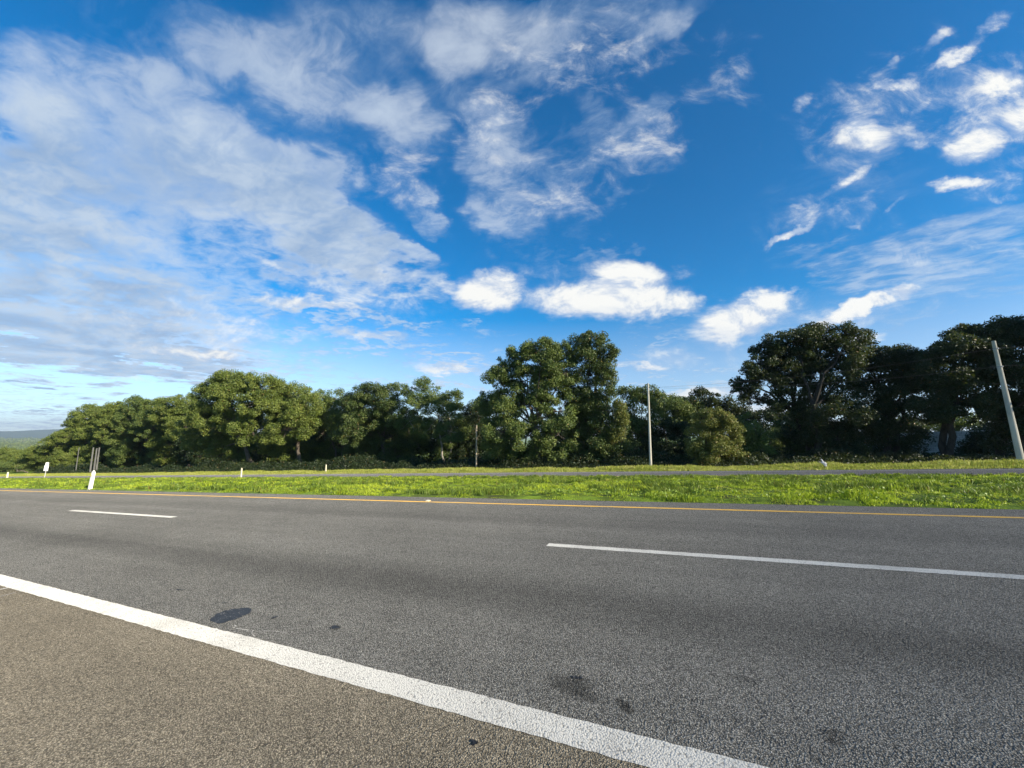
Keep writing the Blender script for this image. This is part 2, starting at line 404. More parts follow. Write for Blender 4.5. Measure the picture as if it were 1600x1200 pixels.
M_CREAM = simple_mat('cream painted concrete', rgb(.76, .70, .54), rgb(.60, .54, .40), 9, .7, .003)
M_DKPOLE = simple_mat('shade-darkened concrete poles', rgb(.15, .15, .14), rgb(.10, .10, .095), 4, .85, .004, (1, 1, .3))  # concrete darkened in its colour for poles standing in shadow
M_SIGN = simple_mat('white sign sheet', rgb(.82, .82, .80), rgb(.74, .74, .72), 3, .45, .001)
M_METAL = simple_mat('galvanised steel', rgb(.55, .55, .53), rgb(.42, .42, .41), 9, .5, .001)
M_WIRE = simple_mat('cable', rgb(.06, .06, .065), rgb(.10, .10, .10), 9, .6, .001)
def tar_mat():
    m, B = new_mat('old tar'); P = posnode(B)
    v = B.n('ShaderNodeTexVoronoi'); B.set(v.inputs['Vector'], P); v.inputs['Scale'].default_value = 85
    c = B.n('ShaderNodeSeparateColor'); B.set(c.inputs[0], v.outputs['Color'])
    n = B.noise(P, 14, 5, .65).outputs['Fac']
    st = B.m('MULTIPLY', B.m('GREATER_THAN', B.m('ADD', c.outputs[0], B.m('MULTIPLY', B.m('SUBTRACT', n, .5), 1.1)), .93), B.m('LESS_THAN', v.outputs['Distance'], .45))
    col = B.mix(n, rgb(.012, .015, .020), rgb(.045, .050, .056))
    col = B.mix(B.m('MULTIPLY', st, .8), col, rgb(.26, .25, .23))
    return finish(m, B, principled(B, col, .6, .2, bump(B, B.m('SUBTRACT', n, v.outputs['Distance']), .7, .006)))
M_TAR = tar_mat()
M_FEATHER = simple_mat('white feathers', rgb(.82, .80, .76), rgb(.72, .70, .64), 20, .75, .003)
M_BEAK = simple_mat('yellow beak', rgb(.65, .42, .08), rgb(.5, .3, .05), 20, .5, .001)
M_LEG = simple_mat('dark bird legs', rgb(.05, .05, .04), rgb(.08, .07, .05), 20, .6, .001)
M_REFL = simple_mat('amber reflector', rgb(.85, .60, .25), rgb(.75, .5, .15), 30, .3, .001)
M_BLACKMARK = simple_mat('black sign paint', rgb(.03, .03, .03), rgb(.05, .05, .05), 9, .5, .001)

def ground_mat():
    m, B = new_mat('grassy soil'); P = posnode(B)
    n = B.noise(P, 1.3, 7, .65).outputs['Fac']; n2 = B.noise(P, .05, 4, .6).outputs['Fac']
    n3 = B.noise(P, 22, 5, .7).outputs['Fac']
    c = B.ramp(n, [(.30, rgb(.055, .048, .028)), (.45, rgb(.09, .125, .02)), (.6, rgb(.16, .24, .025)), (.75, rgb(.22, .29, .035))])
    c = B.mix(B.mr(n2, .4, .65, 0, .5), c, rgb(.06, .10, .025))
    return finish(m, B, principled(B, c, .95, .1, bump(B, B.m('ADD', n, B.m('MULTIPLY', n3, .5)), 1., .06)))
M_GROUND = ground_mat()
def block_mat():
    m, B = new_mat('painted block wall'); P = posnode(B)
    mp = B.n('ShaderNodeMapping'); B.set(mp.inputs['Vector'], P); mp.inputs['Rotation'].default_value = (radians(90), 0, 0)
    br = B.n('ShaderNodeTexBrick'); B.set(br.inputs['Vector'], mp.outputs[0])
    br.inputs['Scale'].default_value = 1; br.inputs['Brick Width'].default_value = .4; br.inputs['Row Height'].default_value = .2
    br.inputs['Mortar Size'].default_value = .012
    br.inputs['Color1'].default_value = rgb(.82, .84, .84); br.inputs['Color2'].default_value = rgb(.74, .76, .76); br.inputs['Mortar'].default_value = rgb(.28, .28, .27)
    n = B.noise(P, 1.2, 6, .65).outputs['Fac']
    c = B.mix(B.mr(n, .45, .7, 0, .5), br.outputs[0], rgb(.25, .25, .22))
    return finish(m, B, principled(B, c, .9, .2, bump(B, br.outputs['Fac'], -.5, .01)))
M_BLOCK = block_mat()
def far_mat(name, a, b, sc):
    m, B = new_mat(name); P = posnode(B)
    n = B.noise(P, sc, 6, .65).outputs['Fac']
    return finish(m, B, principled(B, B.mix(B.mr(n, .35, .65), a, b), .95, .1, bump(B, n, 1., 12.)))
M_HILL = far_mat('wooded hills', rgb(.020, .036, .020), rgb(.04, .06, .03), .004)

# ------------------------------------------------------------------ ground and road
def steps(segs):
    out = []
    for a, b, n in segs: out += list(np.linspace(a, b, n, endpoint=False))
    return np.array(out + [segs[-1][1]])
S = steps([(-14000, -2000, 16), (-2000, -500, 20), (-500, -200, 30), (-200, -60, 160), (-60, 30, 300), (30, 100, 60), (100, 400, 12), (400, 14000, 12)])
Q = steps([(-9000, -60, 10), (-60, -9, 8), (-9, -7.9, 1), (-7.9, 10.15, 4), (10.15, 10.6, 2), (10.6, 30, 75), (30, 38, 2), (38, 38.3, 1), (38.3, 42, 8), (42, 60, 8), (60, 140, 8), (140, 400, 8), (400, 14000, 16)])
def ground_z(s, q):
    z = gz(s, q)
    w = np.clip((q-10.4)/.6, 0, 1)*np.clip((29.8-q)/.6, 0, 1)*(np.abs(s) < 200)
    z = z + w*((fbm(s, q, .9, 3)-.5)*.16 + (fbm(s, q, 2.6, 2)-.5)*.20)
    far = np.clip((np.hypot(s, q)-300)/800, 0, 1)
    z = z + far*(fbm(s, q, .0021, 3)-.5)*22
    under = (q > -7.95) & (q < 10.2) & (np.abs(s) <= 400)
    return z - .02*under - .02*((q > 29.9) & (q < 36.2)) 
go = link('ground', grid_mesh('ground', S, Q, ground_z), M_GROUND); tag(go, kind='structure')
RS = steps([(-400, -260, 14), (-260, 160, 42), (160, 400, 6)])
def strip(name, q0, q1, mat, dz, S_=RS, nq=1, kind='structure'):
    o = link(name, grid_mesh(name, S_, np.linspace(q0, q1, nq+1), lambda s, q: gz(s, q)+dz), mat)
    return tag(o, kind=kind)
strip('shoulder', -7.9, 2.26, M_SHOULDER, 0.0)
# ragged outer edge of the carriageway beside the grass
def ragged(s, q): return gz(s, q)
strip('road', 2.26, 10.15, M_ROAD, 0.0)
M_FARROAD = asphalt_mat('far road asphalt', rgb(.20, .198, .19), rgb(.22, .21, .20), lane_marks=False)
strip('far_road', 30.0, 36.6, M_FARROAD, 0.004)
def marking(name, s0, s1, q0, q1, mat, label=None, dz=.004, n=None, jag=.010, crv=None):
    n = n or max(2, int(abs(s1-s0)/.05) if abs(s1-s0) < 60 else int(abs(s1-s0)/.5))
    s = np.linspace(s0, s1, n+1) if crv is None else np.concatenate([np.linspace(s0, -12.1, 200), np.linspace(-12, 5, 380), np.linspace(5.1, s1, 200)])
    n = len(s)-1
    off = 0*s if crv is None else -.0075*(np.clip(s, -9, 3)+4)
    j0 = (rng.random(n+1)-.5)*jag; j1 = (rng.random(n+1)-.5)*jag
    j0 = j0+off; j1 = j1+off
    a = np.stack([s, q0+j0, gz(s, q0+j0)+dz], -1); b = np.stack([s, q1+j1, gz(s, q1+j1)+dz], -1)
    V = np.concatenate([a, b]); i = np.arange(n)
    Fq = np.stack([i, i+1, n+2+i, n+1+i], -1)
    return tag(link(name, np_mesh(name, V, Fq), mat), kind='structure')
marking('shoulder_line', -400, 400, 2.208, 2.408, M_WHITE, n=1600, crv=1)
marking('median_line', -400, 400, 9.255, 9.375, M_YELLOW)
for s0 in (-66.5, -50.4, -34.3, -17.95, -1.95, 14.2):
    dq_ = np.interp(s0, [-18.2, -1.9], [.175, .0])
    marking('lane_dash', s0, s0+(5.7 if s0 < -10 else 6.05), 5.80+dq_, 5.955+dq_, M_WHITE)
marking('far_edge_line', -400, 400, 35.1, 35.26, M_WHITE, dz=.008)
marking('far_near_line', -400, 400, 30.5, 30.65, M_YELLOW, dz=.008)

def flat_poly(name, pts, mat, dz=.004, jit=0):
    P = np.array(pts, float)
    if jit:
        Q_ = []
        for i in range(len(P)):
            a, b = P[i], P[(i+1) % len(P)]
            for k in range(5): Q_.append(a+(b-a)*k/5 + rng.normal(size=2)*jit)
        P = np.array(Q_)
    c = P.mean(0)
    V = [(c[0], c[1], gz(*c)+dz)] + [(p[0], p[1], gz(*p)+dz) for p in P]
    n = len(P); Fq = [(0, 1+i, 1+(i+1) % n) for i in range(n)]
    return tag(link(name, np_mesh(name, np.array(V, float), np.array(Fq), 3), mat), kind='structure')
def rag_oval(cx, cy, rx, ry, ang, n=40, k=.18):
    ph = rng.random(4)*6.28
    o = []
    for i in range(n):
        t = 2*pi*i/n
        r = 1 + k*(.5*sin(2*t+ph[0]) + .4*sin(3*t+ph[1]) + .3*sin(7*t+ph[2]) + .25*sin(13*t+ph[3]))
        x, y = rx*r*cos(t), ry*r*sin(t)
        o.append((cx + x*cos(ang)-y*sin(ang), cy + x*sin(ang)+y*cos(ang)))
    return o
# tar patch beside the edge line, small tar blobs, scuffs of paint
def sp(px, py):
    d = ray(px, py); t = -H/(d[2]-GRADE*d[0]); return (t*d[0], t*d[1])
flat_poly('tar_patch', [sp(329,970), sp(331,965.5), sp(336,963.5), sp(337,960), sp(345,957.5), sp(352,954.5), sp(360,952.5), sp(371,951), sp(382,950), sp(389,950.5), sp(393.5,952.5), sp(392,957), sp(388,960), sp(380,962.5), sp(374,966), sp(366,969), sp(357,971), sp(350,974), sp(341,975), sp(334,973)][::-1], M_TAR, jit=.005)
for (x, y, a, b, g) in ((-3.70, 2.75, .035, .02, 1.2), (-2.95, 2.78, .045, .03, .8), (-.72, 2.765, .030, .017, .1), (-5.6, 2.9, .05, .014, .3), (-1.10, 2.03, .02, .016, .3), (-4.6, 2.82, .03, .010, .5)):
    flat_poly('tar_spot', rag_oval(x, y, a, b, g, 24, .5), M_TAR, jit=.002)
def scuff(pts, w=.008):
    P = np.array(pts, float); V = []; n = len(P)
    for i in range(n):
        d = P[min(i+1, n-1)]-P[max(i-1, 0)]; d /= np.linalg.norm(d)+1e-9; nn = np.array([-d[1], d[0]])*w*(.5+rng.random())
        for q in (P[i]+nn, P[i]-nn): V.append((q[0], q[1], gz(*q)+.004))
    Fq = [(2*i, 2*i+1, 2*i+3, 2*i+2) for i in range(n-1)]
    tag(link('chalk_scuff', np_mesh('chalk_scuff', np.array(V), np.array(Fq)), M_SCUFF), kind='structure')
def sp(px, py):
    d = ray(px, py); t = -H/(d[2]-GRADE*d[0]); return (t*d[0], t*d[1])
scuff([sp(362, 979), sp(366, 977), sp(369, 979), sp(363, 981), sp(372, 983), sp(388, 985), sp(385, 988)], .006)
scuff([sp(396, 985), sp(393, 990), sp(398, 995)], .006)
scuff([sp(412, 986), sp(430, 987), sp(448, 989)], .004)
scuff([sp(-30, 927), sp(0, 921.5), sp(13, 918.5)], .018)
scuff([sp(-30, 938), sp(2, 932), sp(24, 926)], .010)
scuff([sp(1536, 842.5), sp(1544, 843.5)], .012)

# ------------------------------------------------------------------ leaves and grass
def leaf_quads(C, L, Wd, up=.35, out=None, ow=.9):
    """diamond leaves at centres C with random facing"""
    n = len(C)
    N = rng.normal(size=(n, 3)); N[:, 2] = N[:, 2] + up
    if out is not None: N = N + out*ow
    N /= np.linalg.norm(N, axis=1, keepdims=True)
    A = rng.normal(size=(n, 3)); A -= N*(A*N).sum(1, keepdims=True); A /= np.linalg.norm(A, axis=1, keepdims=True)
    Bv = np.cross(N, A)
    L = L*(.65+.7*rng.random((n, 1))); Wd = Wd*(.65+.7*rng.random((n, 1)))
    V = np.stack([C-A*L, C-Bv*Wd-N*L*.12, C+A*L, C+Bv*Wd-N*L*.12], 1).reshape(-1, 3)
    Fq = np.arange(4*n).reshape(-1, 4)
    return V, Fq
def ball_pts(n, inner=.0, pw=2.2):
    d = rng.normal(size=(n, 3)); d /= np.linalg.norm(d, axis=1, keepdims=True)
    r = inner + (1-inner)*rng.random((n, 1))**(1/pw)
    return d*r, d

class Tubes:
    def __init__(s, sides=6): s.V = []; s.F = []; s.k = 0; s.sides = sides
    def add(s, pts, rad):
        P = [Vector(p) for p in pts]; n = len(P); m = s.sides
        ref = Vector((.3, .2, 1)).normalized()
        for i in range(n):
            d = (P[min(i+1, n-1)]-P[max(i-1, 0)])
            if d.length < 1e-6: d = Vector((0, 0, 1))
            d.normalize()
            a = d.cross(Vector((1, 0, 0)) if abs(d.x) < .9 else Vector((0, 1, 0))).normalized(); b = d.cross(a)
            for j in range(m):
                t = 2*pi*j/m
                s.V.append(tuple(P[i] + a*(cos(t)*rad[i]) + b*(sin(t)*rad[i])))
        for i in range(n-1):
            for j in range(m):
                s.F.append((s.k+i*m+j, s.k+i*m+(j+1) % m, s.k+(i+1)*m+(j+1) % m, s.k+(i+1)*m+j))
        s.k += n*m
    def mesh(s, name): return np_mesh(name, np.array(s.V), np.array(s.F), 4, True)
def limb_pts(a, b, n=5, sag=.12, wob=.05):
    a = np.array(a, float); b = np.array(b, float); L = np.linalg.norm(b-a); out = []
    o = rng.normal(size=3)*L*wob
    for i in range(n+1):
        t = i/n
        p = a*(1-t)+b*t + o*sin(pi*t) + np.array([0, 0, 1])*L*sag*sin(pi*t)*.5
        if 0 < i < n: p = p + rng.normal(size=3)*L*.02
        out.append(p)
    return out

STAT = []
TREES = 'trees lining the far side of the road'
def make_tree(label, base_px, q, blobs, leafm, bark=None, leaf=.19, dens=1., clump=1.25, trunk_r=.28, forks=1, group=TREES, fork=.35, hollow=999, fat=1., name='tree', cat='tree', bias=0.):
    """blobs: crown masses (column, row, half width, half height, depth offset) given as seen at distance q, turned
       into real ellipsoids in metres at that distance"""
    p0, t0 = at_q(base_px, q)
    s0 = p0[0]; z0 = float(gz(s0, q))
    root = empty(name, (s0, q, z0)); tag(root, label, cat, group)
    tq = 2.6 if hollow < 900 else .5     # the stem stands behind the overhanging front of its crown
    el = []
    for b in blobs:
        cx, cy, rx, ry = b[:4]; dq = b[4] if len(b) > 4 else rng.uniform(-.8, .8)
        if cy > hollow: dq += 4.2
        c, t = at_q(cx, q+dq, cy)
        el.append((c - np.array([0, 0, .14*ry*t/600]), fat*rx*1.15*t/600, fat*ry*1.25*t/600))
    V = []; nl = 0
    T = Tubes(6)
    top = max(e[0][2] for e in el)
    fz = z0 + (top-z0)*fork
    cen = np.mean([e[0] for e in el], axis=0)
    fks = []
    for k in range(forks):
        off = rng.normal(size=2)*(.25 if forks == 1 else 1.1)
        b0 = np.array([s0+off[0]*.4, q+tq+off[1]*.4, z0-.3]); f0 = np.array([s0+(cen[0]-s0)*.3+off[0], q+tq*.8+off[1], fz])
        r = trunk_r*(1 if forks == 1 else .7)
        T.add([b0] + limb_pts(b0+np.array([0, 0, .5]), f0, 5, 0, .03), [r*1.5, r*1.15] + list(np.linspace(r, r*.75, 5)))
        fks.append(f0)
    centers = []
    for (c, a, b) in el:
        dep = min(a, b*1.2)*rng.uniform(.85, 1.1)
        cr0 = min(clump, .62*min(a, b)+.15)
        area = 4*pi*((a*b+a*dep+b*dep)/3)
        ncl = max(4, int(area/(pi*cr0*cr0)*1.4))
        d = rng.normal(size=(ncl, 3)); d /= np.linalg.norm(d, axis=1, keepdims=True)
        d[:, 2] = np.where(d[:, 2] < -.8, -d[:, 2], d[:, 2])
        r = .42+.58*rng.random((ncl, 1))**.5
        cc = c + d*r*np.array([a, dep, b])
        f0 = fks[int(np.argmin([np.linalg.norm(f-c) for f in fks]))]
        T.add(limb_pts(f0, c, 5, .1), list(np.linspace(trunk_r*.30, trunk_r*.10, 6)))
        for i in range(ncl):
            cr = cr0*rng.uniform(.36, 1.12)
            centers.append((cc[i], cr, d[i]))
            if rng.random() < .45:
                T.add(limb_pts(c, cc[i], 3, .05), list(np.linspace(trunk_r*.10, .02, 4)))
        # stray sprays beyond the outline
        for i in range(max(3, ncl//3)):
            dd = rng.normal(size=3); dd[2] = abs(dd[2])*.8; dd /= np.linalg.norm(dd)
            centers.append((c + dd*np.array([a, dep, b])*rng.uniform(.97, 1.07), cr0*rng.uniform(.25, .5), dd))
    Cs = []; Os = []
    for (c, cr, d) in centers:
        leaf_ = leaf*.53; n = int(dens*cr*cr*115*(.19/leaf_)**2)+4
        p, dd = ball_pts(n, .15, 2.0)
        p = p*np.array([1, 1, .8])*cr
        # droop
        p[:, 2] -= .18*cr*(p[:, 0]**2+p[:, 1]**2)/(cr*cr)
        Cs.append(c+p); Os.append(dd)
    C = np.concatenate(Cs); O = np.concatenate(Os)
    keep = C[:, 2] > z0+.1
    C = C[keep]; O = O[keep]
    V, Fq = leaf_quads(C, leaf*.53, leaf*.53*.55, .35, O); STAT.append(len(C))
    tr = link('trunk', T.mesh('trunk'), bark or M_BARK, root); tr.location = (-s0, -q, -z0)
    cr_ = link('crown', np_mesh('crown', V, Fq), leafm, root); cr_.location = (-s0, -q, -z0)
    return root

LEFT = 'tall trees of the left part of the roadside row'
# ---- far left, falling away down the hill
make_tree('small pale green tree at the far left end of the row beside the valley', 10, 58, [(8,712,26,12),(28,716,18,12),(-14,714,22,12)], L_OLIVE, hollow=664, fat=.88, leaf=.24, trunk_r=.16)
make_tree('low dark bushy tree at the far left behind the short cream post', 24, 50, [(20,733,22,12),(42,728,22,15),(0,736,18,12)], L_MID, hollow=664, fat=.88, leaf=.2, trunk_r=.16)
make_tree('rounded olive tree sloping down behind the white road sign', 60, 56, [(70,708,24,14),(90,694,20,15),(48,714,18,12),(64,728,30,12),(92,716,22,18),(108,680,14,12)], L_OLIVE, fat=.9, hollow=715, leaf=.24, trunk_r=.25)
make_tree('small bright bush-like tree right of the white road sign', 97, 47, [(96,716,9,9),(100,722,9,8)], L_OLIVE, leaf=.17, trunk_r=.08, cat='tree')
make_tree('olive tree with a sunlit domed top above the far dark power pole', 128, 60, [(134,656,22,15),(122,668,20,14),(146,650,22,18),(132,684,32,22),(110,698,22,20),(150,700,30,26),(120,716,34,20)], L_OLIVE, fat=.9, hollow=672, leaf=.25, trunk_r=.3)
make_tree('olive tree with flat top directly behind the three grey poles', 170, 56, [(165,648,24,16),(182,642,22,14),(160,672,30,22),(186,668,26,24),(168,704,36,28),(196,700,24,28)], L_OLIVE, fat=.9, hollow=672, leaf=.24, trunk_r=.3)
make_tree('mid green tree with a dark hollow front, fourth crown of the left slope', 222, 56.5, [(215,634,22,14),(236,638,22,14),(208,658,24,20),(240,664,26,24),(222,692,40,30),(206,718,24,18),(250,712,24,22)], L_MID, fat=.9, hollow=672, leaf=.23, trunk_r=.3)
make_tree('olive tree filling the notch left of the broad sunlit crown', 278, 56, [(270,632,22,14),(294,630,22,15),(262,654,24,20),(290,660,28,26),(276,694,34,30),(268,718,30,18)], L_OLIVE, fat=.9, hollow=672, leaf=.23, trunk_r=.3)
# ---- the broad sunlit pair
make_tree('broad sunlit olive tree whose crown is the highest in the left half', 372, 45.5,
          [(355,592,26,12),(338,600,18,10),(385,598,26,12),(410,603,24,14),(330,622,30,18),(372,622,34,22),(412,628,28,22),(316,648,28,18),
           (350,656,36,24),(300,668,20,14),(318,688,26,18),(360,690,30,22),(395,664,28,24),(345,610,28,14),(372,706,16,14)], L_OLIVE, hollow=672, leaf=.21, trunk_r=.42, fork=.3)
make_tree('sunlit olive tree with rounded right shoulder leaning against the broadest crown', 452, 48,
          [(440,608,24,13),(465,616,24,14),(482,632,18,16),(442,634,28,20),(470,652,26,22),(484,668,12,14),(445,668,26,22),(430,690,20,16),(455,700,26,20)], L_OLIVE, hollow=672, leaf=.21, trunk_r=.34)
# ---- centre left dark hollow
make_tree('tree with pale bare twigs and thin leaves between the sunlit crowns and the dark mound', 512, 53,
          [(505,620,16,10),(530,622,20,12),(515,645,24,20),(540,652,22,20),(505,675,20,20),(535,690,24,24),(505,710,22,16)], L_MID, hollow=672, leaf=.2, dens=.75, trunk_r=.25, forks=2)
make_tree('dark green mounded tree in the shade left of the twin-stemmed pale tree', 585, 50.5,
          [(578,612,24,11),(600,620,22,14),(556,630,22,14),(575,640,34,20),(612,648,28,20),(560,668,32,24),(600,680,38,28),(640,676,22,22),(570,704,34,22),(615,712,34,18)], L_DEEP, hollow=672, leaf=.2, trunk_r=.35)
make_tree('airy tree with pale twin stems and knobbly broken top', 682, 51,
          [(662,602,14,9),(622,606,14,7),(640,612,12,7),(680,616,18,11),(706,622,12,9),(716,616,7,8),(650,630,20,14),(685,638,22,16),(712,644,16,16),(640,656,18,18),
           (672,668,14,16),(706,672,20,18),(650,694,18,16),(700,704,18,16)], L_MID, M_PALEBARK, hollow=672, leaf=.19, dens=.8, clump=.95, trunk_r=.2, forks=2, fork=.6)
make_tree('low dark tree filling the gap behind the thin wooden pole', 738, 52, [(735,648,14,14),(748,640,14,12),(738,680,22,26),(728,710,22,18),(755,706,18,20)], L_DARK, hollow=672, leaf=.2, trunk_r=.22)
# ---- the tall centre pair
make_tree('tall broad green tree in the middle of the photo, right of the wooden pole', 838, 44.5,
          [(850,542,30,12),(820,552,24,14),(878,552,22,14),(795,568,18,14),(845,566,36,16),(885,580,22,20),(782,592,22,16),(822,592,28,18),(862,600,26,20),
           (765,626,18,16),(790,632,24,20),(830,636,32,22),(872,640,24,24),(760,655,14,16),(785,672,26,20),(828,678,32,22),(872,676,26,24),
           (775,704,22,14),(815,712,28,12),(852,706,24,14),(880,704,12,10)], L_MID, fat=1.0, leaf=.185, dens=1.35, clump=1.05, trunk_r=.45, fork=.35)
make_tree('slender tall tree with knobbly top, highest point left of the concrete pole', 922, 46,
          [(905,534,13,12),(926,525,14,10),(945,535,13,11),(955,552,10,12),(915,556,20,14),(940,566,20,13),(925,584,24,14),(948,590,14,12),(905,602,12,12),
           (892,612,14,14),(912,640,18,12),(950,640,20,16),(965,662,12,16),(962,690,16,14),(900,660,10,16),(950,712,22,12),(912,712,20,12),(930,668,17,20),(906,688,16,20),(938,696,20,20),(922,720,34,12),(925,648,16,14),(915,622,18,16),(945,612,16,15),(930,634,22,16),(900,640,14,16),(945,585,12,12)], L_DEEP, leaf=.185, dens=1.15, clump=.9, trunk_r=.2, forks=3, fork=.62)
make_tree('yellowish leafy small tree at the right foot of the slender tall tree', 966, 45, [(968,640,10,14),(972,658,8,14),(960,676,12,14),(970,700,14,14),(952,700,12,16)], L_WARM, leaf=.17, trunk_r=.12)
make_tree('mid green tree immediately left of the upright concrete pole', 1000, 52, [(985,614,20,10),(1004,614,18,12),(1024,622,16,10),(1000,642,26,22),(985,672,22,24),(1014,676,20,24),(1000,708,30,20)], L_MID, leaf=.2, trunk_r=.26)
# ---- gap group
make_tree('distant airy tree with sky showing through between the concrete pole and the big bush', 1042, 68, [(1040,626,22,8),(1062,628,18,8),(1030,638,12,10),(1048,642,18,8),(1078,640,10,12)], L_MID, leaf=.22, dens=.85, trunk_r=.2, fork=.75)
make_tree('pointed dark green tree rising behind the pale bush', 1100, 56, [(1098,618,20,9),(1082,630,16,10),(1118,630,20,10),(1095,644,30,14),(1135,640,24,10),(1155,650,22,12),(1112,656,40,14),(1170,664,18,16)], L_DARK, leaf=.22, trunk_r=.3, fork=.6)
make_tree('pale olive bushy tree reaching down to the verge right of the concrete pole', 1118, 44,
          [(1112,652,22,11),(1136,656,14,10),(1098,668,22,12),(1130,674,24,14),(1104,690,26,14),(1140,694,20,16),(1120,708,30,16),(1148,716,18,12),(1092,712,20,14),(1132,726,24,9),(1104,726,18,8)], L_WARM, leaf=.155, dens=1.1, clump=.85, trunk_r=.18, fork=.2)
make_tree('dark leafy tree in shade between the concrete pole and the pale bush', 1050, 50, [(1040,672,26,12),(1066,676,20,12),(1050,696,34,16),(1034,716,24,14),(1070,714,24,16)], L_UNDER, leaf=.18, trunk_r=.16)
make_tree('rounded green tree behind the pale bush, touching the sky notch', 1176, 48, [(1162,662,16,14),(1178,680,20,18),(1158,690,18,20),(1184,704,20,16),(1166,716,20,12)], L_OLIVE, leaf=.19, trunk_r=.18)
make_tree('small bright green tree seen under the left edge of the huge dark tree', 1212, 62, [(1205,690,18,14),(1224,684,16,16),(1198,704,16,14),(1222,706,18,14),(1240,694,12,14)], L_OLIVE, leaf=.19, dens=.9, trunk_r=.14)
make_tree('distant dark tree behind the bright small tree', 1200, 80, [(1196,650,16,10),(1218,640,18,12),(1210,662,26,14),(1238,656,18,16)], L_DARK, leaf=.3, trunk_r=.25)
make_tree('mid green tree between the upright concrete pole and the pointed dark tree', 1062, 55, [(1052,640,22,14),(1078,642,20,14),(1064,662,28,16),(1046,668,18,14),(1088,664,18,14)], L_MID, leaf=.2, dens=1., trunk_r=.18, fork=.5)
make_tree('deep green tree in the notch at the left foot of the umbrella crown', 1240, 53, [(1232,672,20,16),(1252,684,20,18),(1228,700,22,16),(1250,712,22,14)], L_DEEP, leaf=.19, dens=1., trunk_r=.16)
# ---- the dark right group
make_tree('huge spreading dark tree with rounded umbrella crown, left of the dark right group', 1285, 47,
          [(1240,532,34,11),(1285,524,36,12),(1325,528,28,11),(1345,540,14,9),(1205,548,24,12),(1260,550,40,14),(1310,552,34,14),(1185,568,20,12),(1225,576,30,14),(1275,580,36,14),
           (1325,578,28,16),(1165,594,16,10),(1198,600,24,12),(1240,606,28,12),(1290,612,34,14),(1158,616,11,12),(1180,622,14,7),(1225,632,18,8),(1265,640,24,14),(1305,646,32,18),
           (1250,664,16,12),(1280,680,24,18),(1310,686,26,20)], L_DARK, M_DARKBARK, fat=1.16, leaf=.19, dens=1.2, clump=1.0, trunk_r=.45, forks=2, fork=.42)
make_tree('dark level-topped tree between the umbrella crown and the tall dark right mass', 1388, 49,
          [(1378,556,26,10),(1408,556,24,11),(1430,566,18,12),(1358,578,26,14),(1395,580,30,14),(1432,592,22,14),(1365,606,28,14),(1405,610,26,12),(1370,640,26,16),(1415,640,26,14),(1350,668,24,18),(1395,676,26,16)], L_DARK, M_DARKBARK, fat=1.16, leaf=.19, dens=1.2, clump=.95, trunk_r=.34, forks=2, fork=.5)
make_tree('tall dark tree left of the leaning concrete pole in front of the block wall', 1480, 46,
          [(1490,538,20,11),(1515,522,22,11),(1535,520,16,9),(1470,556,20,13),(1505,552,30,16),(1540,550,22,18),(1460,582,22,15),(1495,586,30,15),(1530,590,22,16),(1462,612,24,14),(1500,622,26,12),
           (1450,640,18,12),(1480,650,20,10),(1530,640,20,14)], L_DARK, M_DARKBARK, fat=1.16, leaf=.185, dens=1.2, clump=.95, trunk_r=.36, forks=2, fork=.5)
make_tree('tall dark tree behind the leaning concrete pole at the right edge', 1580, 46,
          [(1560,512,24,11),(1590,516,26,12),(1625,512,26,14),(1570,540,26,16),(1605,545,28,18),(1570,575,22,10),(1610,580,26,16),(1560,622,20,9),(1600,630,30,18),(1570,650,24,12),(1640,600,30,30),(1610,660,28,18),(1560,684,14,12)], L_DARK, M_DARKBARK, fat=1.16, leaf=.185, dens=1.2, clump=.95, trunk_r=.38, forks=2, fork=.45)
make_tree('leafy sapling with its foot in shade below the umbrella crown', 1322, 46, [(1322,708,9,9),(1330,716,10,8),(1312,716,9,8)], L_UNDER, leaf=.14, trunk_r=.05)
make_tree('low dark shrub in front of the block wall under the right trees', 1418, 45, [(1400,714,18,9),(1422,718,18,8),(1380,718,18,8)], L_UNDER, leaf=.14, trunk_r=.06)
make_tree('low dark shrub below the right part of the block wall', 1500, 45, [(1490,720,18,6),(1512,718,20,7),(1535,718,20,8),(1470,722,16,6)], L_UNDER, leaf=.14, trunk_r=.06)
make_tree('dark leafy shrub hiding the left end of the block wall', 1405, 52, [(1395,700,18,18),(1415,704,16,16),(1382,708,14,14)], L_DARK, leaf=.18, trunk_r=.07)
make_tree('dark leafy shrub in front of the right end of the block wall', 1535, 51, [(1530,700,16,20),(1548,706,16,16),(1520,712,16,12)], L_DARK, leaf=.18, trunk_r=.07)
# ---- beyond the right edge of the frame: the row goes on and shades the dark group
OFF = 'trees of the row just past the right edge'
def off_tree(s, q, h, w, label):
    z0 = float(gz(s, q)); root = empty('tree', (s, q, z0)); tag(root, label, 'tree', OFF)
    T = Tubes(6); T.add(limb_pts((0, 0, -.3), (0, 0, h*.45), 5, 0, .03), list(np.linspace(.5, .3, 6)))
    Cs = []; Os = []
    for k in range(26):
        d = rng.normal(size=3); d /= np.linalg.norm(d)
        c = np.array([d[0]*w*.8, d[1]*w*.7, h*.62 + d[2]*h*.33])
        if k % 2: T.add(limb_pts((0, 0, h*.42), c, 4), list(np.linspace(.22, .04, 5)))
        p, dd = ball_pts(1100, .1, 2.); Cs.append(c + p*np.array([w*.38, w*.38, h*.14])); Os.append(dd)
    V, Fq = leaf_quads(np.concatenate(Cs), .30, .16, .3, np.concatenate(Os))
    link('trunk', T.mesh('trunk'), M_BARK, root); link('crown', np_mesh('crown', V, Fq), L_DARK, root)
